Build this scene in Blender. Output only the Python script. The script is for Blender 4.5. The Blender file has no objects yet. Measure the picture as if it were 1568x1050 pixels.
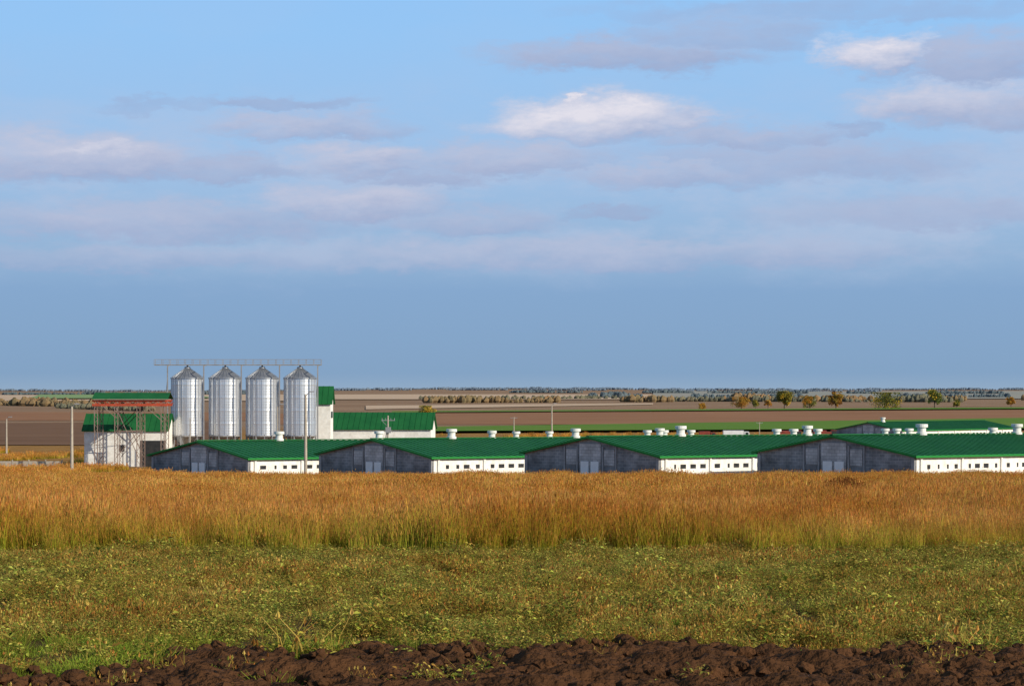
import bpy, math, random, bmesh
from mathutils import Vector, Matrix, noise
random.seed(7)
F=3322.0; CX=784.0; HY=598.0; CZ=12.2
S=bpy.context.scene
def lin(c):
    return tuple(((v/255.)/12.92 if v/255.<=0.04045 else ((v/255.+0.055)/1.055)**2.4) for v in c)+(1.0,)
def gz(x,y):
    if y<300: z=10.5-0.0345*y
    else: z=-2+2.15*math.exp(-(y-300)*0.016)
    if y>4200:
        t=min(1,(y-4200)/5000.); t=t*t*(3-2*t)
        z+=t*(15+3.5*math.sin(x*0.0011+1)+2.5*math.sin(x*0.0027+2))
    if y>9300: z-= (y-9300)*0.004
    return z
def PX(px,D): return (px-CX)/F*D
def PZ(py,D): return CZ-(py-HY)/F*D

# ---------------- mesh builder
class MB:
    def __init__(s): s.v=[];s.f=[];s.m=[];s.c=[]
    def add(s,vs,fs,mi=0,col=None):
        o=len(s.v); s.v+= [tuple(v) for v in vs]
        for f in fs: s.f.append(tuple(i+o for i in f)); s.m.append(mi)
        if col is not None:
            s.c += col if isinstance(col,list) else [col]*len(vs)
    def box(s,x0,x1,y0,y1,z0,z1,mi=0):
        s.add([(x0,y0,z0),(x1,y0,z0),(x1,y1,z0),(x0,y1,z0),(x0,y0,z1),(x1,y0,z1),(x1,y1,z1),(x0,y1,z1)],
              [(0,3,2,1),(4,5,6,7),(0,1,5,4),(1,2,6,5),(2,3,7,6),(3,0,4,7)],mi)
    def beam(s,a,b,r,mi=0,n=4,r2=None):
        a=Vector(a);b=Vector(b);d=(b-a)
        if d.length<1e-6: return
        d.normalize(); up=Vector((0,0,1)) if abs(d.z)<0.9 else Vector((1,0,0))
        p=d.cross(up).normalized(); q=d.cross(p)
        r2=r if r2 is None else r2
        vs=[];
        for c,rr in ((a,r),(b,r2)):
            for i in range(n):
                t=2*math.pi*(i+.5)/n; vs.append(c+(p*math.cos(t)+q*math.sin(t))*rr)
        fs=[(i,(i+1)%n,n+(i+1)%n,n+i) for i in range(n)]+[tuple(range(n-1,-1,-1)),tuple(range(n,2*n))]
        s.add(vs,fs,mi)
    def lathe(s,prof,cx,cy,n=48,mi=0):
        vs=[];
        for r,z in prof:
            for i in range(n):
                t=2*math.pi*i/n; vs.append((cx+r*math.cos(t),cy+r*math.sin(t),z))
        fs=[]
        for k in range(len(prof)-1):
            for i in range(n):
                j=(i+1)%n; fs.append((k*n+i,k*n+j,(k+1)*n+j,(k+1)*n+i))
        s.add(vs,fs,mi)
    def obj(s,name,mats,parent=None,smooth=False,link=True):
        me=bpy.data.meshes.new(name); me.from_pydata(s.v,[],s.f)
        for m in mats: me.materials.append(m)
        if len(mats)>1: me.polygons.foreach_set('material_index',s.m)
        if s.c and len(s.c)==len(s.v):
            a=me.color_attributes.new('col','FLOAT_COLOR','POINT')
            flat=[]
            for c in s.c: flat+= [c[0],c[1],c[2],1.0]
            a.data.foreach_set('color',flat)
        if smooth: me.polygons.foreach_set('use_smooth',[True]*len(me.polygons))
        me.update()
        o=bpy.data.objects.new(name,me)
        if link: S.collection.objects.link(o)
        if parent: o.parent=parent
        return o
def empty(name,loc=(0,0,0),rot=(0,0,0)):
    o=bpy.data.objects.new(name,None); o.location=loc; o.rotation_euler=rot; o.empty_display_size=0.5
    S.collection.objects.link(o); return o

# ---------------- materials
def N(nt,t,**kw):
    n=nt.nodes.new(t)
    for k,v in kw.items(): setattr(n,k,v)
    return n
def mat(name,c1,c2=None,scale=1.0,rough=0.8,metal=0.0,bump=0.0,bscale=None,coords='Object',stretch=(1,1,1),detail=5,spec=0.3):
    m=bpy.data.materials.new(name); m.use_nodes=True; nt=m.node_tree; b=nt.nodes['Principled BSDF']
    b.inputs['Roughness'].default_value=rough; b.inputs['Metallic'].default_value=metal
    b.inputs['Specular IOR Level'].default_value=spec
    tc=N(nt,'ShaderNodeTexCoord') ; mp=N(nt,'ShaderNodeMapping'); mp.inputs['Scale'].default_value=stretch
    if coords=='World':
        g=N(nt,'ShaderNodeNewGeometry'); nt.links.new(g.outputs['Position'],mp.inputs['Vector'])
    else: nt.links.new(tc.outputs[coords],mp.inputs['Vector'])
    nz=N(nt,'ShaderNodeTexNoise'); nz.inputs['Scale'].default_value=scale; nz.inputs['Detail'].default_value=detail; nz.inputs['Roughness'].default_value=0.65
    nt.links.new(mp.outputs[0],nz.inputs['Vector'])
    if c2 is None: c2=tuple(v*0.75 for v in c1[:3])
    r=N(nt,'ShaderNodeValToRGB'); r.color_ramp.elements[0].position=.3; r.color_ramp.elements[1].position=.7
    r.color_ramp.elements[0].color=(*c1[:3],1); r.color_ramp.elements[1].color=(*c2[:3],1)
    nt.links.new(nz.outputs['Fac'],r.inputs[0]); nt.links.new(r.outputs[0],b.inputs['Base Color'])
    if bump>0:
        n2=N(nt,'ShaderNodeTexNoise'); n2.inputs['Scale'].default_value=bscale or scale*3; n2.inputs['Detail'].default_value=6
        nt.links.new(mp.outputs[0],n2.inputs['Vector'])
        bp=N(nt,'ShaderNodeBump'); bp.inputs['Strength'].default_value=bump; bp.inputs['Distance'].default_value=0.1
        nt.links.new(n2.outputs['Fac'],bp.inputs['Height']); nt.links.new(bp.outputs[0],b.inputs['Normal'])
    return m
def leafmat(name,wscale=0.15,tint=(1,.8,.6),trans=0.35,stretch=(1,1,1),vr=(.72,1.22)):
    m=bpy.data.materials.new(name); m.use_nodes=True; nt=m.node_tree; nt.nodes.clear()
    out=N(nt,'ShaderNodeOutputMaterial'); at=N(nt,'ShaderNodeAttribute',attribute_name='col')
    oi=N(nt,'ShaderNodeObjectInfo'); g=N(nt,'ShaderNodeNewGeometry'); mp=N(nt,'ShaderNodeMapping'); mp.inputs['Scale'].default_value=stretch
    nz=N(nt,'ShaderNodeTexNoise'); nz.inputs['Scale'].default_value=wscale; nz.inputs['Detail'].default_value=4; nz.inputs['Roughness'].default_value=.7
    nt.links.new(g.outputs['Position'],mp.inputs[0]); nt.links.new(mp.outputs[0],nz.inputs['Vector'])
    mr=N(nt,'ShaderNodeMapRange'); mr.inputs[1].default_value=.38; mr.inputs[2].default_value=.62; mr.inputs[3].default_value=0; mr.inputs[4].default_value=1
    nt.links.new(nz.outputs['Fac'],mr.inputs[0])
    mx=N(nt,'ShaderNodeMix',data_type='RGBA',blend_type='MULTIPLY'); mx.inputs['B'].default_value=(*tint,1)
    nt.links.new(mr.outputs[0],mx.inputs['Factor']); nt.links.new(at.outputs['Color'],mx.inputs['A'])
    hs=N(nt,'ShaderNodeHueSaturation')
    m1=N(nt,'ShaderNodeMapRange'); m1.inputs[3].default_value=vr[0]; m1.inputs[4].default_value=vr[1]
    nt.links.new(oi.outputs['Random'],m1.inputs[0]); nt.links.new(m1.outputs[0],hs.inputs['Value'])
    nt.links.new(mx.outputs['Result'],hs.inputs['Color'])
    d=N(nt,'ShaderNodeBsdfDiffuse'); t=N(nt,'ShaderNodeBsdfTranslucent'); ms=N(nt,'ShaderNodeMixShader'); ms.inputs[0].default_value=trans
    nt.links.new(hs.outputs[0],d.inputs[0]); nt.links.new(hs.outputs[0],t.inputs[0])
    nt.links.new(d.outputs[0],ms.inputs[1]); nt.links.new(t.outputs[0],ms.inputs[2]); nt.links.new(ms.outputs[0],out.inputs[0])
    return m

def blockmat(name,c1,c2,cm):
    m=bpy.data.materials.new(name); m.use_nodes=True; nt=m.node_tree; b=nt.nodes['Principled BSDF']; b.inputs['Roughness'].default_value=.9
    tc=N(nt,'ShaderNodeTexCoord'); sp=N(nt,'ShaderNodeSeparateXYZ'); cb=N(nt,'ShaderNodeCombineXYZ')
    nt.links.new(tc.outputs['Object'],sp.inputs[0])
    ad=N(nt,'ShaderNodeMath',operation='ADD'); nt.links.new(sp.outputs[0],ad.inputs[0]); nt.links.new(sp.outputs[1],ad.inputs[1])
    nt.links.new(ad.outputs[0],cb.inputs[0]); nt.links.new(sp.outputs[2],cb.inputs[1])
    br=N(nt,'ShaderNodeTexBrick'); br.inputs['Scale'].default_value=1; br.inputs['Brick Width'].default_value=.8; br.inputs['Row Height'].default_value=.4
    br.inputs['Mortar Size'].default_value=.03
    br.inputs['Color1'].default_value=(*c1,1);br.inputs['Color2'].default_value=(*c2,1);br.inputs['Mortar'].default_value=(*cm,1)
    nt.links.new(cb.outputs[0],br.inputs['Vector'])
    nz=N(nt,'ShaderNodeTexNoise'); nz.inputs['Scale'].default_value=.45; nz.inputs['Detail'].default_value=7; nt.links.new(tc.outputs['Object'],nz.inputs['Vector'])
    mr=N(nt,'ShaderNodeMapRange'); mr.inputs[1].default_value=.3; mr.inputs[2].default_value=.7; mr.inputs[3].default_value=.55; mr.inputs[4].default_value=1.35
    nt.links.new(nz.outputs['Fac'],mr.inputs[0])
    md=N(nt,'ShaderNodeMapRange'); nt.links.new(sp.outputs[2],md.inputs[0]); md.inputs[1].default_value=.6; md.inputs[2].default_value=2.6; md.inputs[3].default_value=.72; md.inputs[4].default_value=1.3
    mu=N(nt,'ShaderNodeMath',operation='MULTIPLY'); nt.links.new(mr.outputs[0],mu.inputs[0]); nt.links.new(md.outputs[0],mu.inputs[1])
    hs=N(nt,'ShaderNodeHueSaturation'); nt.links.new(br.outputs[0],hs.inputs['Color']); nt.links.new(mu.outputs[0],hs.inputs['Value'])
    nt.links.new(hs.outputs[0],b.inputs['Base Color']); return m

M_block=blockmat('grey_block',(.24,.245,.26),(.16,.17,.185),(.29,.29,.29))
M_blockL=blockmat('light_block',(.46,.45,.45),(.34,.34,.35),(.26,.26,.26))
M_white=mat('whitewash',(.88,.87,.83),(.64,.62,.57),scale=1.1,rough=.9,detail=8)
M_roof=mat('green_metal_roof',(.018,.135,.040),(.010,.095,.030),scale=.3,rough=.6,stretch=(1,1,1),spec=.12,detail=8)
M_trim=mat('green_trim',(.020,.22,.04),(.016,.18,.04),rough=.6,spec=.15)
M_dark=mat('window_dark',(.02,.022,.025),(.05,.05,.05),rough=.3)
M_door=mat('door_pale',(.86,.86,.86),(.74,.74,.74),rough=.7)
M_vent=mat('vent_white',(.82,.81,.77),(.6,.59,.55),scale=1.2,rough=.6)
M_silo=mat('galvanised_steel',(.78,.80,.83),(.58,.60,.63),scale=1.3,rough=.36,metal=.72,stretch=(1,1,.1))
M_silor=mat('galvanised_roof',(.42,.44,.48),(.30,.32,.35),scale=1,rough=.42,metal=.7)
M_steel=mat('grey_steel',(.34,.34,.35),(.22,.22,.23),rough=.6,metal=.2)
M_steelr=mat('weathered_steel',(.30,.25,.22),(.20,.11,.08),scale=1.5,rough=.7,metal=.1)
M_rust=mat('red_primer_steel',(.50,.075,.03),(.34,.06,.03),rough=.7)
M_conc=mat('concrete',(.46,.41,.33),(.32,.28,.23),scale=2,rough=.9)
M_bark=mat('bark',(.06,.045,.03),(.03,.022,.015),scale=3)

# ---------------- world
sun_dir=Vector((0.84,-0.54,0)).normalized(); EL=math.radians(24)
w=bpy.data.worlds.new('World'); S.world=w; w.use_nodes=True; nt=w.node_tree; nt.nodes.clear()
L=nt.links.new
out=N(nt,'ShaderNodeOutputWorld'); bg=N(nt,'ShaderNodeBackground'); L(bg.outputs[0],out.inputs[0]); bg.inputs[1].default_value=0.1
sky=N(nt,'ShaderNodeTexSky',sky_type='NISHITA'); sky.sun_disc=False; sky.sun_elevation=EL
sky.sun_rotation=math.atan2(sun_dir.x,sun_dir.y)
tc=N(nt,'ShaderNodeTexCoord'); sp=N(nt,'ShaderNodeSeparateXYZ'); L(tc.outputs['Generated'],sp.inputs[0])
def M(op,a,b=None,c=None,clamp=False):
    n=N(nt,'ShaderNodeMath',operation=op); n.use_clamp=clamp
    for i,v in enumerate((a,b,c)):
        if v is None: continue
        if isinstance(v,(int,float)): n.inputs[i].default_value=v
        else: L(v,n.inputs[i])
    return n.outputs[0]
az=M('ARCTAN2',sp.outputs[0],sp.outputs[1]); el=M('ARCSINE',sp.outputs[2])
U=M('MULTIPLY',az,F/100.); V=M('MULTIPLY',el,F/100.)
cb=N(nt,'ShaderNodeCombineXYZ'); L(U,cb.inputs[0]); L(M('MULTIPLY',V,2.6),cb.inputs[1])
def noi(vec,scale,detail=6,rough=.6,off=0):
    mp=N(nt,'ShaderNodeMapping'); mp.inputs['Location'].default_value=(off,off*.7,off*1.3); L(vec,mp.inputs[0])
    n=N(nt,'ShaderNodeTexNoise'); n.inputs['Scale'].default_value=scale; n.inputs['Detail'].default_value=detail; n.inputs['Roughness'].default_value=rough
    L(mp.outputs[0],n.inputs['Vector']); return n
n1=noi(cb.outputs[0],.9,8,.66); n2=noi(cb.outputs[0],.9,8,.66,11.3); n3=noi(cb.outputs[0],1.3,8,.62,5.1); n4=noi(cb.outputs[0],.42,8,.62,3.3)
Ud=M('ADD',U,M('MULTIPLY',M('SUBTRACT',n1.outputs['Fac'],.5),2.4))
Vd=M('ADD',V,M('MULTIPLY',M('SUBTRACT',n2.outputs['Fac'],.5),.85))
clouds=[ # px,py,rx,ry,alpha,bright
(950,90,250,38,1.0,.2),(1110,55,200,38,.7,.15),(1340,90,112,46,1.0,1.0),(1510,95,150,60,1.0,.25),(1450,165,160,50,1.0,.6),(1570,175,100,44,.95,.3),
(925,192,195,54,1.0,1.0),(878,160,40,18,1.0,1.0),(1010,190,100,32,.9,.7),(1150,212,180,30,.85,.25),(470,198,185,32,.85,.35),(110,250,280,52,1.0,.45),(150,238,110,28,.9,.65),(340,262,170,30,.85,.2),
(560,250,150,34,.95,.45),(770,250,210,36,.9,.35),(540,320,190,40,.9,.45),(420,160,170,17,.7,.05),(230,345,350,42,.8,.3),(1220,250,320,42,.75,.2),
(720,345,180,32,.7,.25),(930,395,600,34,.6,.35),(1310,200,40,20,.7,0),(650,280,110,22,.85,.1),(1020,270,190,30,.85,.3),(930,328,90,16,.7,.05),(1400,330,280,36,.6,.2),(1250,20,420,28,.5,.05),(200,400,400,28,.5,.25),(240,165,90,14,.4,0)]
tot=None; brt=None
for (px,py,rx,ry,al,brg) in clouds:
    a=math.atan((px-CX)/F); e=math.atan((HY-py)/F*math.cos(a))
    cu=a*F/100; cv=e*F/100
    du=M('MULTIPLY',M('SUBTRACT',Ud,cu),100./rx); dv=M('MULTIPLY',M('SUBTRACT',Vd,cv),100./ry)
    dv2=M('ADD',dv,M('MULTIPLY',M('MINIMUM',dv,0.),.5))
    d=M('SQRT',M('ADD',M('MULTIPLY',du,du),M('MULTIPLY',dv2,dv2)))
    mr=N(nt,'ShaderNodeMapRange',interpolation_type='SMOOTHSTEP'); L(d,mr.inputs[0]); mr.inputs[1].default_value=1.12; mr.inputs[2].default_value=.42; mr.inputs[3].default_value=0; mr.inputs[4].default_value=al
    m_=mr.outputs[0]; tot=m_ if tot is None else M('MAXIMUM',tot,m_)
    if brg>0:
        t=M('ADD',M('MULTIPLY',dv,1.0),M('MULTIPLY',du,-.25))
        tt=M('ADD',t,.55,clamp=True); b_=M('MULTIPLY',M('MULTIPLY',m_,tt),brg)
        brt=b_ if brt is None else M('MAXIMUM',brt,b_)
mod=M('ADD',.20,M('MULTIPLY',n3.outputs['Fac'],1.5)); tot=M('MULTIPLY',tot,mod,clamp=True)
brt=M('MULTIPLY',brt,mod,clamp=True)
wm=N(nt,'ShaderNodeMapRange',interpolation_type='SMOOTHSTEP'); L(n4.outputs['Fac'],wm.inputs[0]); wm.inputs[1].default_value=.40; wm.inputs[2].default_value=.64; wm.inputs[4].default_value=.6
wr=N(nt,'ShaderNodeMapRange',interpolation_type='SMOOTHSTEP'); L(Vd,wr.inputs[0]); wr.inputs[1].default_value=1.35; wr.inputs[2].default_value=2.4; wr.inputs[3].default_value=0;wr.inputs[4].default_value=1
wr2=N(nt,'ShaderNodeMapRange',interpolation_type='SMOOTHSTEP'); L(V,wr2.inputs[0]); wr2.inputs[1].default_value=3.2; wr2.inputs[2].default_value=5.0; wr2.inputs[3].default_value=1;wr2.inputs[4].default_value=.12
wisp=M('MULTIPLY',M('MULTIPLY',wm.outputs[0],wr.outputs[0]),wr2.outputs[0])
ramp=N(nt,'ShaderNodeValToRGB'); cr=ramp.color_ramp
fac=M('DIVIDE',V,9.0,clamp=True); L(fac,ramp.inputs[0])
st=[(0,(146,171,197)),(.03,(132,163,196)),(.17,(134,168,206)),(.235,(149,181,215)),(.38,(160,193,230)),(.60,(150,197,243)),(1.0,(136,194,253))]
cr.elements[0].position=st[0][0]; cr.elements[0].color=lin(st[0][1]); cr.elements[1].position=1; cr.elements[1].color=lin(st[-1][1])
for p,c in st[1:-1]:
    e=cr.elements.new(p); e.color=lin(c)
def mix(f,a,b):
    n=N(nt,'ShaderNodeMix',data_type='RGBA')
    for s,v in (('Factor',f),('A',a),('B',b)):
        if isinstance(v,(int,float,tuple)): n.inputs[s].default_value=v
        else: L(v,n.inputs[s])
    return n.outputs['Result']
c=mix(wisp,ramp.outputs[0],lin((182,196,223)))
c=mix(M('MULTIPLY',tot,.85),c,lin((155,170,205)))
c=mix(brt,c,lin((226,224,235)))
sc=N(nt,'ShaderNodeVectorMath',operation='SCALE'); L(c,sc.inputs[0]); sc.inputs['Scale'].default_value=10.0
hi=N(nt,'ShaderNodeMapRange',interpolation_type='SMOOTHSTEP'); L(V,hi.inputs[0]); hi.inputs[1].default_value=8; hi.inputs[2].default_value=20
L(mix(hi.outputs[0],sc.outputs[0],sky.outputs[0]),bg.inputs[0])

sd=bpy.data.lights.new('sun','SUN'); sd.energy=5.0; sd.angle=math.radians(.5); sd.color=(1,.90,.73)
so=bpy.data.objects.new('sun',sd); S.collection.objects.link(so)
SDV=Vector((sun_dir.x*math.cos(EL),sun_dir.y*math.cos(EL),math.sin(EL)))
so.rotation_euler=(SDV).to_track_quat('Z','Y').to_euler()

# ---------------- camera
cd=bpy.data.cameras.new('camera'); co=bpy.data.objects.new('camera',cd); S.collection.objects.link(co); S.camera=co
co.location=(0,0,CZ); co.rotation_euler=(math.radians(90),0,0)
cd.sensor_width=23.6; cd.lens=F/1568*23.6; cd.shift_y=(HY-525)/1568; cd.clip_end=60000; cd.clip_start=.1
S.view_settings.view_transform='Standard'; S.view_settings.look='None'

# ---------------- ground
def groundmat():
    m=bpy.data.materials.new('ground_mat'); m.use_nodes=True; nt=m.node_tree; b=nt.nodes['Principled BSDF']; b.inputs['Roughness'].default_value=1; b.inputs['Specular IOR Level'].default_value=.05
    g=N(nt,'ShaderNodeNewGeometry'); s=N(nt,'ShaderNodeSeparateXYZ'); nt.links.new(g.outputs['Position'],s.inputs[0])
    def nz(sc,d=6):
        n=N(nt,'ShaderNodeTexNoise'); n.inputs['Scale'].default_value=sc; n.inputs['Detail'].default_value=d; n.inputs['Roughness'].default_value=.7
        nt.links.new(g.outputs['Position'],n.inputs['Vector']); return n.outputs['Fac']
    def rmp(f,c1,c2,p0=.35,p1=.65):
        r=N(nt,'ShaderNodeValToRGB'); r.color_ramp.elements[0].position=p0; r.color_ramp.elements[1].position=p1
        r.color_ramp.elements[0].color=(*c1,1); r.color_ramp.elements[1].color=(*c2,1); nt.links.new(f,r.inputs[0]); return r.outputs[0]
    near=rmp(nz(2.2),(.065,.038,.014),(.11,.08,.026))
    straw=rmp(nz(.12),(.26,.13,.035),(.36,.20,.06))
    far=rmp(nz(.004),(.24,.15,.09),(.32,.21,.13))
    def step(a,b_):
        r=N(nt,'ShaderNodeMapRange'); nt.links.new(s.outputs[1],r.inputs[0]); r.inputs[1].default_value=a; r.inputs[2].default_value=b_; return r.outputs[0]
    def mx(f,a,b_):
        n=N(nt,'ShaderNodeMix',data_type='RGBA'); nt.links.new(f,n.inputs['Factor']); nt.links.new(a,n.inputs['A']); nt.links.new(b_,n.inputs['B']); return n.outputs['Result']
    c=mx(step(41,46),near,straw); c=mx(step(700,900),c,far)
    nt.links.new(c,b.inputs['Base Color'])
    bp=N(nt,'ShaderNodeBump'); bp.inputs['Strength'].default_value=.8; bp.inputs['Distance'].default_value=.15
    nt.links.new(nz(5,8),bp.inputs['Height']); nt.links.new(bp.outputs[0],b.inputs['Normal'])
    return m
ys=[-60,-30,0]+[i*3 for i in range(1,14)]; y=42
while y<45000: ys.append(y); y*=1.045
xs=[]; x=0; st_=2.0
while x<22000: xs.append(x); x+=st_; st_*=1.12
xs=[-a for a in xs[:0:-1]]+xs
mb=MB(); n=len(xs)
mb.add([(x,y,gz(x,y)) for y in ys for x in xs],[(j*n+i,j*n+i+1,(j+1)*n+i+1,(j+1)*n+i) for j in range(len(ys)-1) for i in range(n-1)])
mb.obj('ground',[groundmat()],smooth=True)

def fieldpatch(name,a,b,c,d,m,off=.25,nu=30,nv=14):
    mb=MB(); vs=[]
    for j in range(nv+1):
        for i in range(nu+1):
            s=i/nu;t=j/nv
            x=(1-t)*((1-s)*a[0]+s*b[0])+t*((1-s)*d[0]+s*c[0]); y=(1-t)*((1-s)*a[1]+s*b[1])+t*((1-s)*d[1]+s*c[1])
            vs.append((x,y,gz(x,y)+off))
    w_=nu+1
    mb.add(vs,[(j*w_+i,j*w_+i+1,(j+1)*w_+i+1,(j+1)*w_+i) for j in range(nv) for i in range(nu)])
    return mb.obj(name,[m],smooth=True)
def fm(name,c1,c2,scale,st=(1,1,1)): return mat(name,c1,c2,scale=scale,rough=1,coords='World',stretch=st,detail=8,spec=.02)
m_plough=fm('ploughed_earth',(.23,.115,.064),(.35,.19,.105),.012,(1,4,1))
m_plough2=fm('ploughed_dark',(.15,.085,.052),(.22,.13,.08),.012,(1,4,1))
m_green=fm('winter_wheat',(.085,.21,.03),(.15,.22,.045),.02,(1,3,1))
m_tan=fm('stubble',(.60,.45,.32),(.48,.35,.24),.003,(1,3,1))
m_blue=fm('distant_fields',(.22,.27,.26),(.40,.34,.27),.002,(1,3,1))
m_gg=fm('distant_green',(.20,.34,.15),(.28,.34,.16),.003)
def XP(px,Dd): return (PX(px,Dd),Dd)
fieldpatch('ploughed_field',XP(420,905),XP(2100,905),XP(2100,1760),XP(420,1330),m_plough,.15)
fieldpatch('green_field',XP(600,715),XP(2000,800),XP(2600,1700),XP(640,800),m_green,.9)
fieldpatch('green_field',XP(600,1345),XP(2000,1790),XP(2000,1960),XP(600,1420),m_green,.9)
fieldpatch('stubble_field',XP(480,3300),XP(1060,3300),XP(1000,5600),XP(480,5600),m_tan,1.2)
fieldpatch('stubble_field',XP(560,1600),XP(1000,2150),XP(1000,2400),XP(560,2000),m_tan,.5)
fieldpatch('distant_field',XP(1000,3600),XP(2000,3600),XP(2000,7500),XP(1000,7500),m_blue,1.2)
fieldpatch('dark_ploughed_field',XP(-500,560),XP(330,560),XP(330,980),XP(-500,900),m_plough2,.2)
fieldpatch('ploughed_field',XP(-500,1020),XP(420,1020),XP(420,1400),XP(-500,1500),m_plough,.15)
fieldpatch('stubble_field',XP(-500,2800),XP(480,2800),XP(480,5600),XP(-500,5600),m_tan,1.2)
fieldpatch('green_field',XP(40,3200),XP(330,3500),XP(300,5400),XP(60,5400),m_gg,3.0)

# ---------------- instancing
def scatter(name,pts,variants):
    col=bpy.data.collections.new(name+'_kinds')
    for v in variants: col.objects.link(v)
    me=bpy.data.meshes.new(name); me.from_pydata([p[:3] for p in pts],[],[])
    a=me.attributes.new('rot','FLOAT_VECTOR','POINT'); fl=[]
    for p in pts: fl+=[random.uniform(-.12,.12),random.uniform(-.12,.12),p[3]]
    a.data.foreach_set('vector',fl)
    a=me.attributes.new('scl','FLOAT','POINT'); a.data.foreach_set('value',[p[4] for p in pts])
    a=me.attributes.new('idx','INT','POINT'); a.data.foreach_set('value',[p[5] for p in pts])
    o=bpy.data.objects.new(name,me); S.collection.objects.link(o)
    g=bpy.data.node_groups.new(name,'GeometryNodeTree')
    g.interface.new_socket('Geometry',in_out='INPUT',socket_type='NodeSocketGeometry'); g.interface.new_socket('Geometry',in_out='OUTPUT',socket_type='NodeSocketGeometry')
    gi=g.nodes.new('NodeGroupInput'); go=g.nodes.new('NodeGroupOutput'); ip=g.nodes.new('GeometryNodeInstanceOnPoints'); ci=g.nodes.new('GeometryNodeCollectionInfo')
    ci.inputs['Collection'].default_value=col; ci.inputs['Separate Children'].default_value=True; ci.inputs['Reset Children'].default_value=True
    def na(nm,t):
        q=g.nodes.new('GeometryNodeInputNamedAttribute'); q.data_type=t; q.inputs['Name'].default_value=nm; return q.outputs['Attribute']
    g.links.new(gi.outputs[0],ip.inputs['Points']); g.links.new(ci.outputs[0],ip.inputs['Instance']); ip.inputs['Pick Instance'].default_value=True
    g.links.new(na('idx','INT'),ip.inputs['Instance Index']); g.links.new(na('rot','FLOAT_VECTOR'),ip.inputs['Rotation']); g.links.new(na('scl','FLOAT'),ip.inputs['Scale'])
    g.links.new(ip.outputs[0],go.inputs[0])
    o.modifiers.new('scatter','NODES').node_group=g
    return o
def lerp(a,b,t): return tuple(a[i]+(b[i]-a[i])*t for i in range(3))
def vary(c,s=.25):
    k=random.uniform(1-s,1+s); return (c[0]*k*random.uniform(.93,1.07),c[1]*k*random.uniform(.9,1.1),c[2]*k)
def blade(mb,x,y,h,wd,lean,ang,cb_,ct,seg=3,head=None,z0=0):
    dx,dy=math.cos(ang),math.sin(ang); fa=random.uniform(0,math.pi); wx,wy=math.cos(fa),math.sin(fa)
    vs=[];cs=[]
    for k in range(seg+1):
        t=k/seg; ww=wd*(1-.75*t)*.5; ox=dx*lean*t*t; oy=dy*lean*t*t
        vs+=[(x+ox-wx*ww,y+oy-wy*ww,z0+h*t),(x+ox+wx*ww,y+oy+wy*ww,z0+h*t)]; c=lerp(cb_,ct,t); cs+=[c,c]
    mb.add(vs,[(2*k,2*k+1,2*k+3,2*k+2) for k in range(seg)],0,cs)
    if head:
        hw,hh,hc=head; bx,by=x+dx*lean,y+dy*lean
        for q in range(2):
            a=fa+q*1.57; wx,wy=math.cos(a)*hw,math.sin(a)*hw
            mb.add([(bx,by,z0+h-hh*.5),(bx+wx,by+wy,z0+h),(bx,by,z0+h+hh),(bx-wx,by-wy,z0+h)],[(0,1,2,3)],0,vary(hc))
M_tall=leafmat('tall_grass_mat',.22,(.78,.62,.46),.3,(1,.45,1),(.66,1.3))
M_low=leafmat('low_weeds_mat',.6,(.92,.80,.66),.35,(1,.6,1),(.55,1.35))
def tallkind(nm,nb,rad,wd,seg,hmin=.42,green=False):
    mb=MB()
    for i in range(nb):
        r=rad*math.sqrt(random.random()); a=random.uniform(0,6.28); h=random.uniform(hmin,.95)*random.uniform(.8,1.05)
        cb_=vary((.34,.35,.03)); ct=vary((.72,.385,.08))
        q=random.random()
        if q<.22: ct=vary((.80,.54,.17))
        elif q<.34: ct=vary((.47,.18,.05))
        elif q<.46: ct=vary((.44,.40,.05))
        if green:
            cb_=vary((.24,.32,.025)); ct=vary(random.choice([(.52,.48,.06),(.62,.44,.07),(.38,.38,.05),(.60,.35,.07)])); h*=random.uniform(.6,1.05)
        hd=(wd*.85,.07,lerp(ct,(.62,.30,.11),.6)) if random.random()<.5 else None
        blade(mb,r*math.cos(a),r*math.sin(a),h,wd,random.uniform(.02,.32)*h,random.uniform(0,6.28),cb_,ct,seg,hd)
    return mb.obj(nm,[M_tall],link=False)
random.seed(11)
tn=[tallkind('near_tuft_a%d'%i,85,.30,.0100,3,.3) for i in range(6)]
tf=[tallkind('near_tuft_f%d'%i,75,.65,.026,2) for i in range(5)]
tg=[tallkind('near_tuft_g%d'%i,75,.24,.0100,3,.3,True) for i in range(4)]
pts=[]
def area(y0,y1,dens,idx0,nk,s0,s1):
    xm=lambda y:.26*y+6
    A=(xm(y0)+xm(y1))*(y1-y0); nn=int(A*dens)
    for _ in range(nn):
        y=random.uniform(y0,y1)
        if random.random()>xm(y)/xm(y1): y=random.uniform((y0+y1)/2,y1)
        x=random.uniform(-xm(y),xm(y))
        yield x,y,idx0+random.randrange(nk),random.uniform(s0,s1)
SHX,SHY=PX(1292,80),80
def edge(x): return 41.9+1.0*noise.noise(Vector((x*.25,3,0)))+1.1*noise.noise(Vector((x*1.1,7,0)))+.6*noise.noise(Vector((x*3.5,2,0)))
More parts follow.
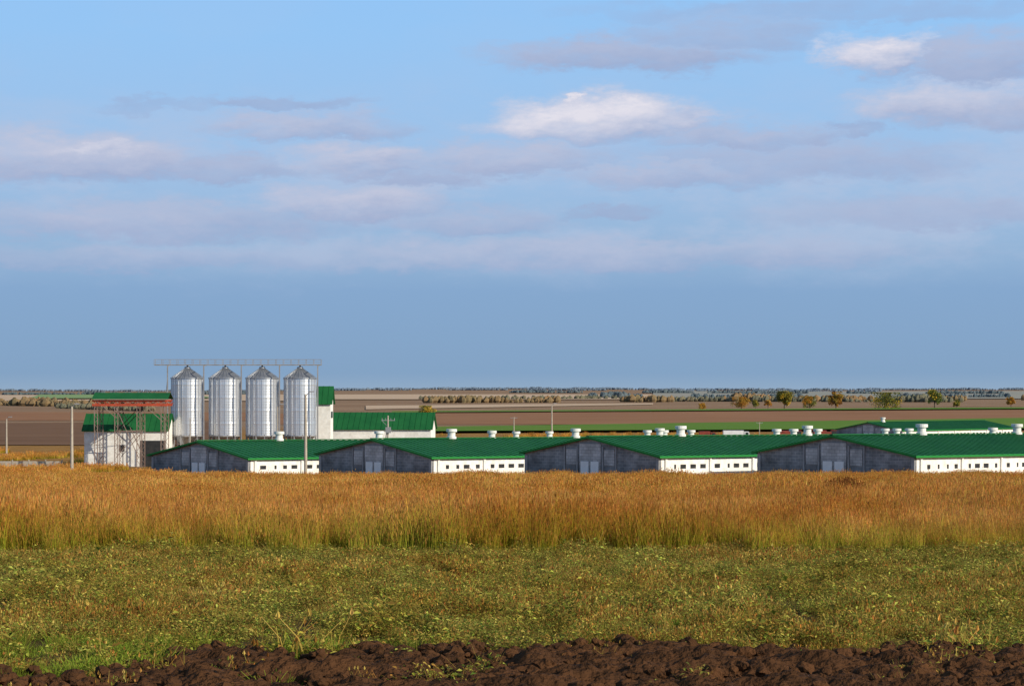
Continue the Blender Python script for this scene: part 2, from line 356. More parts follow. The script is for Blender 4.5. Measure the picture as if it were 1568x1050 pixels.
for (y0,y1,dn,i0,nk,s0,s1) in [(39.5,55,15,0,6,.7,1.15),(55,80,8,0,6,.75,1.2),(80,130,3.0,6,5,.7,1.15),(130,246,1.5,6,5,.7,1.2)]:
    for x,y,k,s in area(y0,y1,dn,i0,nk,s0,s1):
        e=edge(x)
        if y<e-1.5 or (y<e and random.random()<.96): continue
        if abs(x-SHX)<.8 and SHY-8<y<SHY: continue
        if y<e+1.6+1.5*random.random() : k=11+random.randrange(4)
        elif y<80 and random.random()<.15: k=11+random.randrange(4)
        s*=.9+.4*noise.noise(Vector((x*.12,y*.06,1)))+.22*noise.noise(Vector((x*.9,y*.3,6)))
        if y>150: s*=1+.35*noise.noise(Vector((x*.25,y*.05,16)))
        pts.append((x,y,gz(x,y)-.02,random.uniform(0,6.28),s,k))
scatter('tall_grass',pts,tn+tf+tg)
pts=[]
for _ in range(9000):
    x=random.uniform(-140,-50); y=random.uniform(262,500)
    if noise.noise(Vector((x*.06,y*.03,4)))<-.05: continue
    if x>-84 and 376<y<425: continue
    pts.append((x,y,gz(x,y)-.05,random.uniform(0,6.28),random.uniform(.6,1.5),random.randrange(5)))
for _ in range(6000):
    x=random.uniform(-60,190); y=random.uniform(480,690)
    if noise.noise(Vector((x*.03,y*.02,9)))<.0: continue
    pts.append((x,y,gz(x,y)-.05,random.uniform(0,6.28),random.uniform(.6,1.5),random.randrange(5)))
tf2=[tallkind('weed_tuft_%d'%i,50,.7,.06,2) for i in range(5)]
scatter('dry_weeds',pts,tf2)

# low weeds
def leafkind(nm,kind):
    mb=MB()
    def leaf(r,z,l,c,up):
        a=random.uniform(0,6.28); b2=random.uniform(0,6.28)
        d=Vector((math.cos(a),math.sin(a),up)).normalized(); p=Vector((r*math.cos(b2),r*math.sin(b2),z)); q=d.cross(Vector((0,0,1))).normalized(); q=(q+Vector((0,0,random.uniform(-.8,.8)))).normalized()*l*random.uniform(.16,.3)
        mb.add([p,p+d*l*.45+q,p+d*l+Vector((0,0,-l*.25)),p+d*l*.45-q],[(0,1,2,3)],0,c)
    if kind=='broad':
        hh=random.uniform(.10,.22); rd_=random.uniform(.10,.2)
        for i in range(60):
            c=vary(random.choice([(.27,.33,.05),(.42,.44,.09),(.13,.20,.04),(.34,.38,.07),(.50,.42,.10),(.42,.27,.07)]),.4)
            z=hh*random.random(); leaf(rd_*math.sqrt(random.random())*(1-.5*z/hh),z,random.uniform(.02,.055),c,random.uniform(-.2,1.2))
        for i in range(9):
            a=random.uniform(0,6.28); r=random.uniform(0,.1); blade(mb,r*math.cos(a),r*math.sin(a),random.uniform(.08,.2),.006,random.uniform(.03,.12),a,(.16,.13,.03),vary((.36,.27,.07)),2)
    elif kind=='dry':
        for i in range(34):
            a=random.uniform(0,6.28); r=random.uniform(0,.15)
            ct=vary(random.choice([(.52,.28,.07),(.40,.20,.055),(.56,.44,.12),(.36,.34,.07)]),.35)
            blade(mb,r*math.cos(a),r*math.sin(a),random.uniform(.04,.17),.007,random.uniform(.02,.12),random.uniform(0,6.28),vary((.24,.21,.035)),ct,2,(.009,.02,ct) if random.random()<.4 else None)
        for i in range(30):
            leaf(.16*random.random(),random.uniform(.02,.13),random.uniform(.02,.045),vary(random.choice([(.27,.32,.05),(.38,.38,.07),(.40,.25,.07)])),random.uniform(-.2,.8))
    else:
        for i in range(60):
            a=random.uniform(0,6.28); r=random.uniform(0,.16)
            blade(mb,r*math.cos(a),r*math.sin(a),random.uniform(.04,.12),.009,random.uniform(.02,.1),a,vary((.12,.17,.02)),vary((.27,.37,.045)),2)
    return mb.obj(nm,[M_low],link=False)
random.seed(5)
kinds=[leafkind('w0_%d'%i,'broad') for i in range(7)]+[leafkind('w1_%d'%i,'dry') for i in range(5)]+[leafkind('w2_%d'%i,'grass') for i in range(3)]
def dirt_edge(x):
    e=18.9+.9*noise.noise(Vector((x*.35,1.5,0)))+.9*noise.noise(Vector((x*1.3,2.5,0)))+(x*.13 if x>0 else 0)
    if x<-2.6: e-=min(1.7,(-2.6-x)*1.6)
    return e
pts=[]
for _ in range(45000):
    y=random.uniform(15.5,43.6); x=random.uniform(-14,14)
    if abs(x)>.26*y+2.5: continue
    if y>edge(x)+.6: continue
    de=dirt_edge(x)
    if y<de and random.random()>.08: continue
    if y<de+1.2 and random.random()<.35: continue
    cl=noise.noise(Vector((x*1.1,y*.7,31)))+.6*noise.noise(Vector((x*3.1,y*2.2,12)))
    if cl<-.22 and random.random()<.7: continue
    nn=.7*noise.noise(Vector((x*.35,y*.16,2)))+.7*noise.noise(Vector((x*1.6,y*.8,5)))+random.uniform(-.4,.4)
    if x<-.8+.5*noise.noise(Vector((y,0,0))) and y<21.0+1.5*noise.noise(Vector((x*.6,4,4))) and random.random()<.55: k=12+random.randrange(3)
    elif nn>-.20: k=random.randrange(7)
    elif nn>-.95: k=7+random.randrange(5)
    else: k=12+random.randrange(3)
    s=random.uniform(.5,1.15)*(1+.9*max(-.4,cl))
    if random.random()<.03: s*=1.5
    pts.append((x,y,gz(x,y)-.01,random.uniform(0,6.28),s,k))
scatter('low_weeds',pts,kinds)

# soil
m_soil=mat('dark_soil',(.110,.050,.022),(.048,.024,.012),scale=1.7,rough=1,bump=.9,bscale=14,coords='World',detail=9,spec=.05)
mb=MB(); nx,ny=420,190; vs=[]
for j in range(ny+1):
    for i in range(nx+1):
        x=-10+20*i/nx; y=12+11*j/ny
        p=Vector((x,y,0)); h=.12*noise.noise(p*1.1)+.12*noise.noise(p*2.7)+.07*abs(noise.noise(p*6))+.035*noise.noise(p*13)+.06
        de=dirt_edge(x); t=max(0,min(1,(de+.3-y)/.7))
        if x<-2.8: t*=.7
        vs.append((x,y,gz(x,y)+max(h,.01)*t-.06*(1-t)))
mb.add(vs,[(j*(nx+1)+i,j*(nx+1)+i+1,(j+1)*(nx+1)+i+1,(j+1)*(nx+1)+i) for j in range(ny) for i in range(nx)])
mb.obj('ploughed_soil',[m_soil],smooth=True)
ck=[]
for k in range(4):
    bm=bmesh.new(); bmesh.ops.create_icosphere(bm,subdivisions=2,radius=.05)
    for v in bm.verts: v.co*=1+.5*noise.noise(v.co*25+Vector((k*7,0,0))); v.co.z*=.7
    me=bpy.data.meshes.new('clod'); bm.to_mesh(me); me.materials.append(m_soil); ck.append(bpy.data.objects.new('clod_%d'%k,me))
pts=[]
for _ in range(3200):
    x=random.uniform(-7,7); y=random.uniform(15.5,21)
    if y>dirt_edge(x)+.3: continue
    pts.append((x,y,gz(x,y)+.05+random.uniform(-.02,.04),random.uniform(0,6),random.uniform(.3,1.5)**1.7,random.randrange(4)))
scatter('soil_clods',pts,ck)

# dry shrub in the grass
mb=MB(); random.seed(3)
for i in range(1500):
    a=random.uniform(0,6.28); r=.6*math.sqrt(random.random()); blade(mb,r*math.cos(a)*.5,r*math.sin(a)*.5,random.uniform(.5,1.3)*(1-.5*r*r),.018,r*.8,a,vary((.10,.05,.02)),vary((.22,.085,.03)),3,(.018,.04,(.26,.10,.035)))
o=mb.obj('dry_shrub',[leafmat('shrub_mat',1,(.9,.8,.7),.2)]); o.location=(SHX,SHY,gz(0,SHY))

# ---------------- barns
ROT=math.radians(-46); cu,su=math.cos(ROT),math.sin(ROT)
def barn(px,Dd,zr,length=60,vents=(),W=24.,detail=True,tilt=.01):
    H=4.8; e=2.65
    X=PX(px,Dd); z0=zr-H
    root=empty('livestock_barn',(X,Dd,z0),(-tilt,0,ROT))
    hw=W/2
    mb=MB()
    for yy,s in ((0,1),(length,-1)):
        y1=yy+.3*s
        vs=[(-hw,yy,-1.5),(hw,yy,-1.5),(hw,yy,e-.05),(0,yy,H-.05),(-hw,yy,e-.05)]+[(-hw,y1,-1.5),(hw,y1,-1.5),(hw,y1,e-.05),(0,y1,H-.05),(-hw,y1,e-.05)]
        mb.add(vs,[(0,1,2,3,4),(9,8,7,6,5),(0,5,6,1),(1,6,7,2),(4,3,8,9),(0,4,9,5)])
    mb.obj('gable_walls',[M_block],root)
    mb=MB()
    mb.box(-1.9,1.9,-.12,-.003,-1,H-.75)
    mb.box(-4.3,-2.5,-.10,-.003,1.3,3.3); mb.box(2.5,4.3,-.10,-.003,1.3,3.3)
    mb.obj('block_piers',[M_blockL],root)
    mb=MB(); 
    for a in (-2.3,2.3,-4.6,4.6): mb.box(a-.12,a+.12,-.16,-.003,-1,3.7)
    mb.box(-hw-.02,-hw+.5,-.14,-.003,-1,e-.2); mb.box(hw-.5,hw-.02,-.14,-.003,-1,e-.2)
    mb.obj('columns',[M_steel],root)
    mb=MB(); mb.box(-1.6,-.2,-.2,-.125,-1,1.75); mb.box(.2,1.6,-.2,-.125,-1,1.75); mb.obj('doors',[M_door],root)
    wall=MB(); win=MB(); pil=MB()
    for sx in (-1,1):
        xa,xb=(hw-.25,hw) if sx>0 else (-hw,-hw+.25)
        wall.box(xa,xb,.31,length-.31,-1.5,1.05); wall.box(xa,xb,.31,length-.31,1.6,e-.1)
        y=.31; k=0
        while y<length-3:
            solid=.8 if k%4 else 1.7
            wall.box(xa,xb,y,y+solid,1.05,1.6)
            if k%4==0:
                xo=hw+.003 if sx>0 else -hw-.2
                pil.box(xo,xo+.197,y+.6,y+.95,-1,e-.1)
            wy=y+solid; ww=1.1
            win.box(xa+.06 if sx>0 else xa+.1,xb-.1 if sx>0 else xb-.06,wy,wy+ww,1.05,1.6)
            if detail and random.random()<.45: pil.box(xb-.09 if sx>0 else xa+.02,xb-.02 if sx>0 else xa+.09,wy,wy+ww*random.uniform(.3,.7),1.052,1.598)
            y=wy+ww; k+=1
        wall.box(xa,xb,y,length-.31,1.05,1.6)
    wall.obj('side_walls',[M_white],root); win.obj('windows',[M_dark],root); pil.obj('pilasters',[M_white],root)
    mb=MB(); tr=MB(); ov=.55; sl=(H-e)/hw; t=.14
    for s in (-1,1):
        xe=s*(hw+ov); ze=e-ov*sl
        vs=[(0,-.6,H),(xe,-.6,ze),(xe,length+.6,ze),(0,length+.6,H),(0,-.6,H+t),(xe,-.6,ze+t),(xe,length+.6,ze+t),(0,length+.6,H+t)]
        mb.add(vs,[(0,1,2,3),(4,7,6,5),(1,5,6,2),(0,4,5,1),(3,2,6,7)])
        yy=-.2
        while yy<length+.4:
            vs=[(0,yy,H+t),(xe,yy,ze+t),(xe,yy+.09,ze+t),(0,yy+.09,H+t),(0,yy,H+t+.07),(xe,yy,ze+t+.07),(xe,yy+.09,ze+t+.07),(0,yy+.09,H+t+.07)]
            mb.add(vs,[(4,5,6,7),(0,4,7,3),(1,2,6,5),(0,1,5,4),(3,7,6,2)]); yy+=1.2
        x0,x1=(xe+.003,xe+.06) if s>0 else (xe-.06,xe-.003)
        tr.box(x0,x1,-.62,length+.62,ze-.10,ze+t+.02)
        vs=[(0,-.66,H-.10),(xe,-.66,ze-.10),(xe,-.603,ze-.10),(0,-.603,H-.10),(0,-.66,H+t+.02),(xe,-.66,ze+t+.02),(xe,-.603,ze+t+.02),(0,-.603,H+t+.02)]
        tr.add(vs,[(0,1,5,4),(4,5,6,7),(0,3,2,1),(3,7,6,2)])
    mb.box(-.25,.25,-.61,length+.61,H+t+.04,H+t+.16)
    mb.obj('roof',[M_roof],root); tr.obj('roof_trim',[M_trim],root)
    vb=MB()
    for vp in vents:
        r=(vp-CX)/F; tt=(r*Dd-X)/(-su-r*cu)
        if tt<1 or tt>length: continue
        vb.lathe([(.55,H-.3),(.55,H+1.05),(.78,H+1.1),(.78,H+1.5),(.62,H+1.52),(.0,H+1.5)],0,tt,20)
        vb.lathe([(.70,H+.1),(.70,H+.42),(.55,H+.44)],0,tt,20)
    if vb.v: vb.obj('roof_vents',[M_vent],root,smooth=False)
    return root
barn(305,319,PZ(676.5,319),60,(427,580,753))
barn(573,301,PZ(673.5,301),60,(691,881,1010))
barn(904,280,PZ(670,280),60,(1042,1236))
barn(1277,266,PZ(668,266),60,(1411,1557))
barn(613,389,PZ(674,389),60,(753,790,841),detail=False)
barn(856,371,PZ(672.5,371),60,(991,1017,1058),detail=False)
barn(1113,353,PZ(671,353),60,(1189,1215,1252,1355,1373,1392),detail=False)
barn(1424,332,PZ(670,332),60,(1520,),detail=False)
barn(1330,641,PZ(647,641),60,(1352,),detail=False,tilt=.0)

# ---------------- silos
SD=400.; pm=F/SD
for px in (287,345,401.5,459.5):
    x=PX(px,SD); R=24.5/pm; zt=PZ(579,SD); zb=PZ(667,SD); za=PZ(563,SD); g=gz(x,SD)
    root=empty('grain_silo',(x,SD,0))
    mb=MB(); prof=[]; z=zb; k=0
    while z<zt-.01:
        prof+=[(R,z),(R+.010,z+.12),(R,z+.24)]; z+=.48
        if k%5==4: prof+=[(R+.018,z-.14),(R+.018,z-.08)]
        k+=1
    prof.append((R,zt)); mb.lathe(prof,0,0,96)
    mb.obj('corrugated_body',[M_silo],root,smooth=True)
    mb=MB()
    for i in range(24):
        a=2*math.pi*i/24+.1; mb.beam(((R+.04)*math.cos(a),(R+.04)*math.sin(a),zb),((R+.04)*math.cos(a),(R+.04)*math.sin(a),zt),.045)
    mb.obj('stiffeners',[M_silo],root)
    mb=MB(); mb.lathe([(R+.18,zt-.12),(R+.18,zt+.02),(.55,za-.15),(.55,za+.15),(0,za+.25)],0,0,48)
    for i in range(24):
        a=2*math.pi*i/24; mb.beam(((R+.15)*math.cos(a),(R+.15)*math.sin(a),zt+.06),(.5*math.cos(a),.5*math.sin(a),za-.08),.05)
    mb.obj('cone_roof',[M_silor],root)
    mb=MB(); mb.lathe([(R-.05,zb),(.4,zb-2.6),(.4,zb-3.1),(0,zb-3.1)],0,0,40); mb.obj('hopper',[M_silor],root)
    mb=MB()
    for i in range(12):
        a=2*math.pi*(i+.5)/12; c_,s_=R*math.cos(a),R*math.sin(a); mb.beam((c_,s_,zb+.3),(c_,s_,g-.3),.11)
        b2=2*math.pi*(i+1.5)/12
        if i%2==0: mb.beam((c_,s_,zb-.2),(R*math.cos(b2),R*math.sin(b2),g+.6),.05)
    mb.lathe([(R+.1,zb-.1),(R+.1,zb+.15),(R-.1,zb+.15)],0,0,40)
    mb.obj('legs',[M_steel],root)
    mb=MB()
    a=-1.9; c_,s_=(R+.35)*math.cos(a),(R+.35)*math.sin(a)
    for dx in (-.22,.22): mb.beam((c_+dx,s_,g),(c_+dx,s_,zt+.6),.03)
    z=g
    while z<zt+.5: mb.beam((c_-.22,s_,z),(c_+.22,s_,z),.02); z+=.45
    mb.obj('ladder',[M_steel],root)
root=empty('conveyor_catwalk')
mb=MB(); xa,xb=PX(237,SD),PX(492,SD); zd=PZ(558.5,SD); zr=PZ(550.5,SD); y0,y1=SD-.8,SD+.8
for yy in (y0,y1):
    mb.beam((xa,yy,zd),(xb,yy,zd),.15); mb.beam((xa,yy,zr),(xb,yy,zr),.06); mb.beam((xa,yy,(zd+zr)/2),(xb,yy,(zd+zr)/2),.035)
    x=xa; 
    while x<=xb+.01: mb.beam((x,yy,zd),(x,yy,zr),.05); x+=(xb-xa)/22
mb.box(xa,xb,y0,y1,zd-.05,zd+.02)
for px in (345,287,401.5,459.5): mb.beam((PX(px,SD),SD,zd),(PX(px,SD),SD,PZ(566,SD)),.2)
mb.obj('walkway',[M_steel],root)
mb=MB()
for px in (261,316,373,431,489):
    x=PX(px,SD)
    for yy in (SD-3.4,):
        mb.beam((x,yy,gz(0,SD)-.3),(x,yy,PZ(560,SD)),.15); mb.beam((x,yy,PZ(561,SD)),(x,SD,PZ(559,SD)),.08)
        mb.beam((x-.6,yy,PZ(640,SD)),(x,yy,PZ(575,SD)),.05)
mb.obj('support_columns',[M_steel],root)

# ---------------- other farm buildings
def shed(name,x0,x1,y0,y1,zb,ze,zr,wallm,rot=0):
    root=empty(name,((x0+x1)/2,(y0+y1)/2,0),(0,0,rot)); a=(x1-x0)/2; b=(y1-y0)/2
    mb=MB()
    mb.add([(-a,-b,zb),(a,-b,zb),(a,b,zb),(-a,b,zb),(-a,-b,ze),(a,-b,ze),(a,b,ze),(-a,b,ze),(-a,0,zr-.06),(a,0,zr-.06)],
       [(0,1,5,4),(2,3,7,6),(1,2,6,9,5),(3,0,4,8,7)]); mb.obj('walls',[wallm],root)
    mb=MB(); o=.4; sl=(zr-ze)/b; t=.12
    for s in (-1,1):
        ye=s*(b+o); zz=ze-o*sl
        mb.add([(-a-o,0,zr),(a+o,0,zr),(a+o,ye,zz),(-a-o,ye,zz),(-a-o,0,zr+t),(a+o,0,zr+t),(a+o,ye,zz+t),(-a-o,ye,zz+t)],[(0,3,2,1),(4,5,6,7),(2,3,7,6),(1,2,6,5),(0,4,7,3)])
        x=-a-o
        while x<a+o: mb.beam((x,0,zr+t+.02),(x,ye,zz+t+.02),.06); x+=1.1
    mb.obj('roof',[M_roof],root)
    return root
Dq=425.
r=shed('storage_shed',PX(503,Dq),PX(662,Dq),Dq,Dq+10,-2,PZ(656,Dq),PZ(632,Dq+5),M_white,rot=math.radians(-3))
mb=MB(); a=(PX(662,Dq)-PX(503,Dq))/2
mb.box(-a,a,-5.05,-5.004,PZ(658,Dq),PZ(656.5,Dq)); mb.obj('gutter',[M_trim],r)
Dq=412.
r=shed('elevator_house',PX(470,Dq),PX(506,Dq),Dq,Dq+6,-2,PZ(616,Dq),PZ(592,Dq+3),M_white)
mb=MB(); mb.box(2.24,2.26,-2,2,PZ(640,Dq),PZ(630,Dq)); mb.obj('louvre',[M_dark],r)
Dq=392.
r=shed('feed_mill_house',PX(129,Dq),PX(256,Dq),Dq,Dq+8,-2,PZ(658,Dq),PZ(634,Dq+4),M_white)
mb=MB(); mb.box(-1.2,-.2,-4.03,-4.004,1.2,2.4); mb.box(2.6,7.2,-4.03,-4.004,-1.6,3.2); mb.obj('openings',[M_dark],r)
mb=MB(); mb.box(-5.2,-4.0,-4.06,-4.004,-1.6,.9); mb.obj('door',[M_steel],r)
root=empty('loading_canopy'); mb=MB(); rd=MB(); Dc=382.
g=gz(0,Dc)-.2; zt=PZ(612,Dc)
cols=[147,178,212,249]
for yy in (Dc,Dc+5):
    for c_ in cols:
        x=PX(c_,Dc)
        for dx in (-.28,.28): mb.beam((x+dx,yy,g),(x+dx,yy,zt),.09)
        z=g;k=0
        while z<zt-.8: mb.beam((x-.28*(-1)**k,yy,z),(x+.28*(-1)**k,yy,z+.8),.045); z+=.8;k+=1
    xa,xb=PX(141,Dc),PX(257,Dc)
    rd.box(xa,xb,yy-.14,yy+.14,zt-1.1,zt-.70); rd.box(xa,xb,yy-.14,yy+.14,zt-.30,zt)
    x=xa;k=0
    while x<xb-.5: rd.beam((x,yy,zt-.7 if k%2 else zt-.15),(x+.9,yy,zt-.15 if k%2 else zt-.7),.09); x+=.9;k+=1
    for a_,b_,pt,pb in ((178,212,625,700),(178,212,660,625),(212,178,660,700),(212,178,625,660),(147,178,612,640),(212,249,612,645)):
        mb.beam((PX(a_,Dc),yy,PZ(pt,Dc)),(PX(b_,Dc),yy,PZ(pb,Dc)),.08)
    mb.beam((PX(178,Dc),yy,PZ(660,Dc)),(PX(212,Dc),yy,PZ(660,Dc)),.09); mb.beam((PX(178,Dc),yy,PZ(630,Dc)),(PX(212,Dc),yy,PZ(630,Dc)),.09)
for c_ in cols: mb.beam((PX(c_,Dc),Dc,zt-.4),(PX(c_,Dc),Dc+5,zt-.4),.08); mb.beam((PX(c_,Dc),Dc,zt-.6),(PX(c_,Dc),Dc+5,zt-4),.06)
mb.obj('lattice_columns',[M_steelr],root); rd.obj('red_truss',[M_rust],root)
mb=MB(); xa,xb=PX(141,Dc),PX(258,Dc); zz=PZ(611,Dc); z2=PZ(601,Dc+2.5)
mb.add([(xa,Dc-.6,zz),(xb,Dc-.6,zz),(xb,Dc+2.5,z2),(xa,Dc+2.5,z2),(xb,Dc+5.6,zz),(xa,Dc+5.6,zz)],[(0,1,2,3),(3,2,4,5)]); mb.obj('canopy_roof',[M_roof],root)

mb=MB(); Df=392
x=PX(-260,Df)
while x<PX(95,Df):
    gg=gz(x,Df); mb.box(x,x+2.8,Df,Df+.08,gg,gg+1.0); mb.box(x+2.82,x+2.98,Df-.06,Df+.14,gg,gg+1.25); x+=3.0
mb.obj('concrete_fence',[M_conc])

def pole(px,py,Dd,lamp=True,arms=0,r=.19):
    x=PX(px,Dd); g=gz(x,Dd); zt=PZ(py,Dd); root=empty('utility_pole' if not lamp else 'lamp_post',(x,Dd,g)); h=zt-g
    mb=MB(); mb.beam((0,0,-.3),(0,0,h),r,0,8,r*.62); mb.obj('post',[M_conc],root)
    if lamp:
        mb=MB(); mb.beam((0,0,h-.2),(.55,-.2,h+.35),.06,0,6); mb.box(.45,1.2,-.34,-.06,h+.32,h+.5); mb.obj('lamp_arm',[M_steel],root)
    if arms:
        mb=MB()
        for k in range(arms):
            zz=h-.35-k*.75; mb.box(-.9,.9,-.05,.05,zz,zz+.1)
            for q in (-.8,-.3,.3,.8): mb.beam((q,0,zz+.1),(q,0,zz+.3),.045,0,6)
        mb.obj('crossarm',[M_steel],root)
    return root
pole(110,622,345,r=.28); pole(468,604,300,True,r=.25); pole(10,641,470,True,r=.22); pole(845,620,560,True,r=.26); pole(787,638,560,False,1,.18); pole(425,622,388,True,0,.14)
pole(1163,646,620,False,1,.14); pole(291,640,385,False,0,.12)
x=PX(594,375); root=empty('transformer_mast',(x,375,gz(x,375))); h=PZ(636,375)-gz(x,375)
mb=MB(); mb.beam((0,0,0),(0,0,h),.2,0,8,.14); mb.beam((-1.1,0,0),(-.1,0,h-2),.1,0,6); mb.obj('post',[M_conc],root)
mb=MB(); mb.box(-1.1,1.2,-.06,.06,h-.9,h-.78); mb.box(-.4,.5,-.4,.4,h-3.0,h-2.0); mb.beam((-1.1,0,h-.8),(.9,0,h-2.9),.05)
for q in (-1,-.4,.5,1.1): mb.beam((q,0,h-.8),(q,0,h-.45),.06,0,6)
mb.obj('transformer',[M_steel],root)

# vehicles beyond the barns
M_red=mat('red_paint',(.28,.05,.028),(.15,.035,.025),rough=.6); M_tyre=mat('tyre',(.02,.02,.02),(.03,.03,.03)); M_wp=mat('white_paint',(.75,.76,.77),(.6,.6,.6),rough=.4)
def truck(name,px,Dd,bodym,L_=6.5,h=3.0):
    x=PX(px,Dd); g=gz(x,Dd); r=empty(name,(x,Dd,g))
    mb=MB(); mb.box(-L_/2,L_/2-1.9,-1.15,1.15,.95,h); mb.obj('cargo_box',[bodym],r)
    mb=MB(); mb.add([(L_/2-1.7,-1.1,.7),(L_/2,-1.1,.7),(L_/2,-1.1,1.6),(L_/2-.5,-1.1,h-.3),(L_/2-1.7,-1.1,h-.3)]+[(L_/2-1.7,1.1,.7),(L_/2,1.1,.7),(L_/2,1.1,1.6),(L_/2-.5,1.1,h-.3),(L_/2-1.7,1.1,h-.3)],
      [(0,1,2,3,4),(9,8,7,6,5),(1,6,7,2),(2,7,8,3),(3,8,9,4),(0,4,9,5)]); mb.obj('cab',[bodym],r)
    mb=MB(); mb.box(L_/2-1.4,L_/2-.6,-1.13,-1.103,1.7,h-.5); mb.obj('side_window',[M_dark],r)
    mb=MB()
    for wx in (-L_/2+1.1,-L_/2+2.2,L_/2-1): 
        for wy in (-1.1,.8): mb.beam((wx,wy,.48),(wx,wy+.3,.48),.48,0,16)
    mb.obj('wheels',[M_tyre],r)
truck('white_truck',1128,600,M_wp,7.5,3.2); truck('red_truck',1084,620,M_red,5,2.6)
def combine(px,Dd):
    x=PX(px,Dd); g=gz(x,Dd); r=empty('combine_harvester',(x,Dd,g))
    mb=MB(); mb.box(-3,1.8,-1.4,1.4,1.2,3.2); mb.box(-3.8,-3,-1.2,1.2,1.5,2.6); mb.box(-2,.5,-1.2,1.2,3.2,3.6); mb.beam((-1,-1.3,3.2),(-3.6,-1.6,3.8),.14,0,8); mb.obj('body',[M_red],r)
    mb=MB(); mb.box(1.82,3.2,-.9,.9,2.0,3.5); mb.obj('cab_glass',[M_dark],r)
    mb=MB(); mb.box(1.75,3.3,-1,1,3.5,3.65); mb.box(3.2,4.6,-.5,.5,.6,1.4); mb.box(4.6,5.6,-2.6,2.6,.3,1.1); mb.obj('header',[M_red],r)
    mb=MB()
    for wy in (-1.7,1.2): mb.beam((1.4,wy,.9),(1.4,wy+.5,.9),.9,0,18); mb.beam((-2.4,wy+.1,.6),(-2.4,wy+.45,.6),.6,0,16)
    mb.obj('wheels',[M_tyre],r)
combine(1208,575); combine(1262,580)

# ---------------- trees
M_fol=leafmat('autumn_foliage',.3,(.8,.75,.7),.2)
def tree(name,px,pytop,pybase,wpx,cols_,seed):
    wpx*=1.2
    random.seed(seed); Dd=14.2*F/(pybase-HY); x0=PX(px,Dd); g=gz(x0,Dd); H=(pybase-pytop)*Dd/F; R=wpx/2*Dd/F
    root=empty(name,(x0,Dd,g)); mb=MB(); fo=MB()
    mb.beam((0,0,-.2),(0,0,H*.55),H*.03,0,8,H*.014); ends=[]
    for i in range(12):
        a=random.uniform(0,6.28); z=H*random.uniform(.18,.5); zz=z+H*random.uniform(.12,.4); rr=R*random.uniform(.45,.8)
        e=(rr*math.cos(a),rr*math.sin(a),min(zz,H*.9)); mb.beam((0,0,z),e,H*.012,0,5,H*.004); ends.append(e)
    ends+=[(0,0,H*.7),(R*.2,0,H*.85),(-R*.1,0,H*.92),(0,0,H*.5)]
    mb.obj('trunk',[M_bark],root)
    for e in ends:
        cr_=R*random.uniform(.28,.45)
        for k in range(3):
            cc=Vector(e)+Vector((random.gauss(0,cr_*.6),random.gauss(0,cr_*.6),random.gauss(0,cr_*.8)))
            col=random.choice(cols_)
            for q in range(50):
                d=Vector((random.gauss(0,1),random.gauss(0,1),random.gauss(0,1))).normalized()*cr_*random.uniform(.3,1)
                p=cc+d; p.z=max(p.z,H*.12); p.z=min(p.z,H)
                n_=Vector((random.gauss(0,1),random.gauss(0,1),random.gauss(0,1))).normalized(); u=n_.orthogonal().normalized()*H*.024; v=n_.cross(u)
                fo.add([p-u-v,p+u-v,p+u+v,p-u+v],[(0,1,2,3)],0,vary(col,.35))
    fo.obj('foliage',[M_fol],root)
ora=[(.60,.30,.05),(.46,.23,.05),(.50,.36,.08)]; grn=[(.20,.21,.05),(.34,.28,.05),(.12,.15,.045)]; mx_=[(.66,.44,.05),(.30,.25,.05),(.17,.18,.05)]
tree('autumn_tree',1135,608,626,20,ora,1); tree('poplar_tree',1201,599,627,19,mx_,2); tree('autumn_tree',1240,607,626,18,grn+ora[:1],3)
tree('autumn_tree',1280,600,626,18,ora,4); tree('oak_tree',1357,601,627,38,grn+mx_,5); tree('poplar_tree',1431,597,626,17,grn+mx_,6)
tree('autumn_tree',1076,617,628,10,ora,7); tree('autumn_tree',653,621,640,20,mx_,8); tree('autumn_tree',1465,612,625,9,grn,9); tree('autumn_tree',1548,608,624,10,ora,10)
tree('autumn_tree',1157,612,625,9,grn,12);tree('autumn_tree',1176,612,625,8,ora,13)

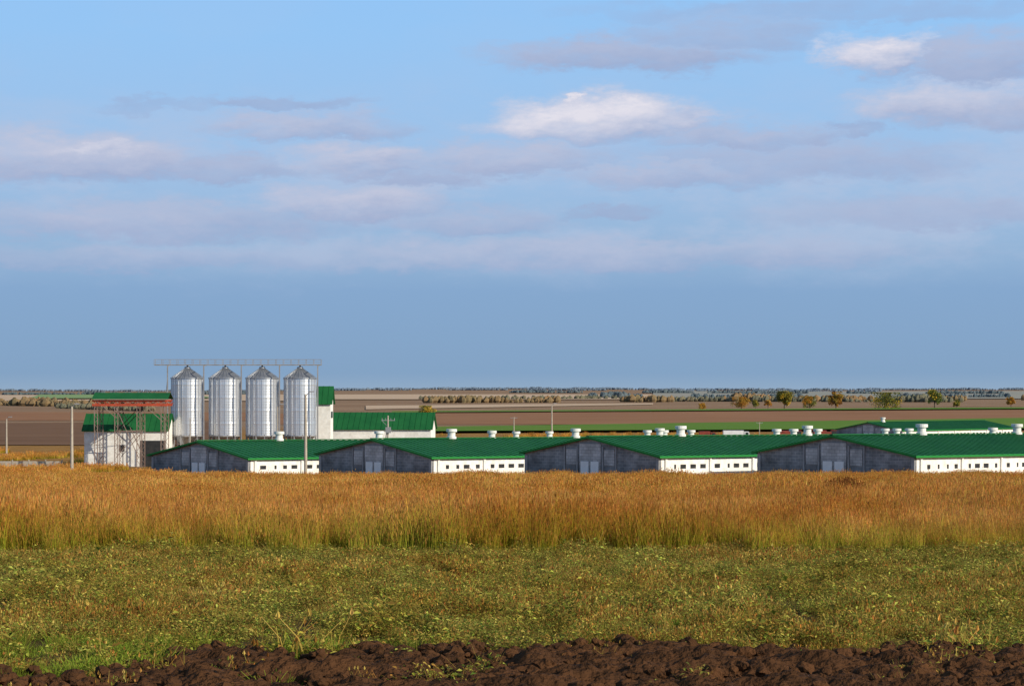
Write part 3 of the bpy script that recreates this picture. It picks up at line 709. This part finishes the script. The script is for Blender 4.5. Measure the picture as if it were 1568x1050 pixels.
def beltmat(name,c1,c2): return mat(name,c1,c2,scale=.035,rough=1,coords='World',detail=6,spec=.02)
def belt(name,p0,p1,hgt,m,rows=2,gap=0.0,seed=0,dens=1.0):
    random.seed(seed); (xa,ya),(xb,yb)=p0,p1; Ln=math.hypot(xb-xa,yb-ya); mb=MB(); n_=int(Ln/(hgt*.55)*rows*dens)
    dirx,diry=(xb-xa)/Ln,(yb-ya)/Ln
    for i in range(n_):
        t=random.random(); hh=hgt*(.75+.5*noise.noise(Vector((t*Ln/hgt*.12,seed,0))))*random.uniform(.6,1.1)
        if gap and noise.noise(Vector((t*Ln/hgt*.06,seed+9,0)))<gap-1: continue
        off=random.uniform(-1,1)*hgt*rows*.5
        x=xa+(xb-xa)*t-diry*off; y=ya+(yb-ya)*t+dirx*off; g=gz(x,y); r=hh*random.uniform(.35,.6)
        k=6; vs=[]; rings=[(.55,0),(1.0,.35),(.8,.7),(.3,.93)]
        for rr,zz in rings:
            for q in range(k):
                a=q*2*math.pi/k; s=rr*r*random.uniform(.7,1.3); vs.append((x+s*math.cos(a),y+s*math.sin(a),g+hh*zz*random.uniform(.9,1.1)-.3))
        vs.append((x,y,g+hh)); fs=[]
        for j in range(len(rings)-1):
            for q in range(k): fs.append((j*k+q,j*k+(q+1)%k,(j+1)*k+(q+1)%k,(j+1)*k+q))
        for q in range(k): fs.append(((len(rings)-1)*k+q,(len(rings)-1)*k+(q+1)%k,len(vs)-1))
        mb.add(vs,fs)
    return mb.obj(name,[m])
b_far=beltmat('far_woods_haze_tint',(.13,.17,.22),(.16,.20,.25)); b_mid=beltmat('mid_woods',(.10,.115,.085),(.19,.16,.10)); b_aut=beltmat('autumn_woods',(.14,.125,.07),(.27,.16,.08)); b_dk=beltmat('dark_woods_haze_tint',(.08,.115,.13),(.12,.14,.15))  # far and dark woods: bluish aerial haze painted into the base colour
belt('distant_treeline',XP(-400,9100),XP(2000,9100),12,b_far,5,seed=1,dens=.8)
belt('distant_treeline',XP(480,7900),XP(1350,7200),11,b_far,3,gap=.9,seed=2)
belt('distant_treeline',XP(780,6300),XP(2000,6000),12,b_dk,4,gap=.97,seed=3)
belt('hedgerow',XP(650,2500),XP(1700,3300),11,b_aut,4,gap=.97,seed=4)
belt('hedgerow',XP(900,4200),XP(1900,4500),13,b_dk,4,gap=.97,seed=5)
belt('hedgerow',XP(960,2900),XP(1900,2500),9,b_mid,3,gap=.88,seed=6)
belt('hedgerow',XP(-300,2900),XP(160,1850),9,b_aut,3,seed=7)
belt('hedgerow',XP(-300,5800),XP(400,5900),11,b_dk,3,gap=.85,seed=8)
belt('hedgerow',XP(100,1750),XP(230,1500),6,b_mid,2,seed=9)
belt('hedgerow',XP(640,3400),XP(950,3600),9,b_mid,2,gap=.8,seed=10)
print('done')
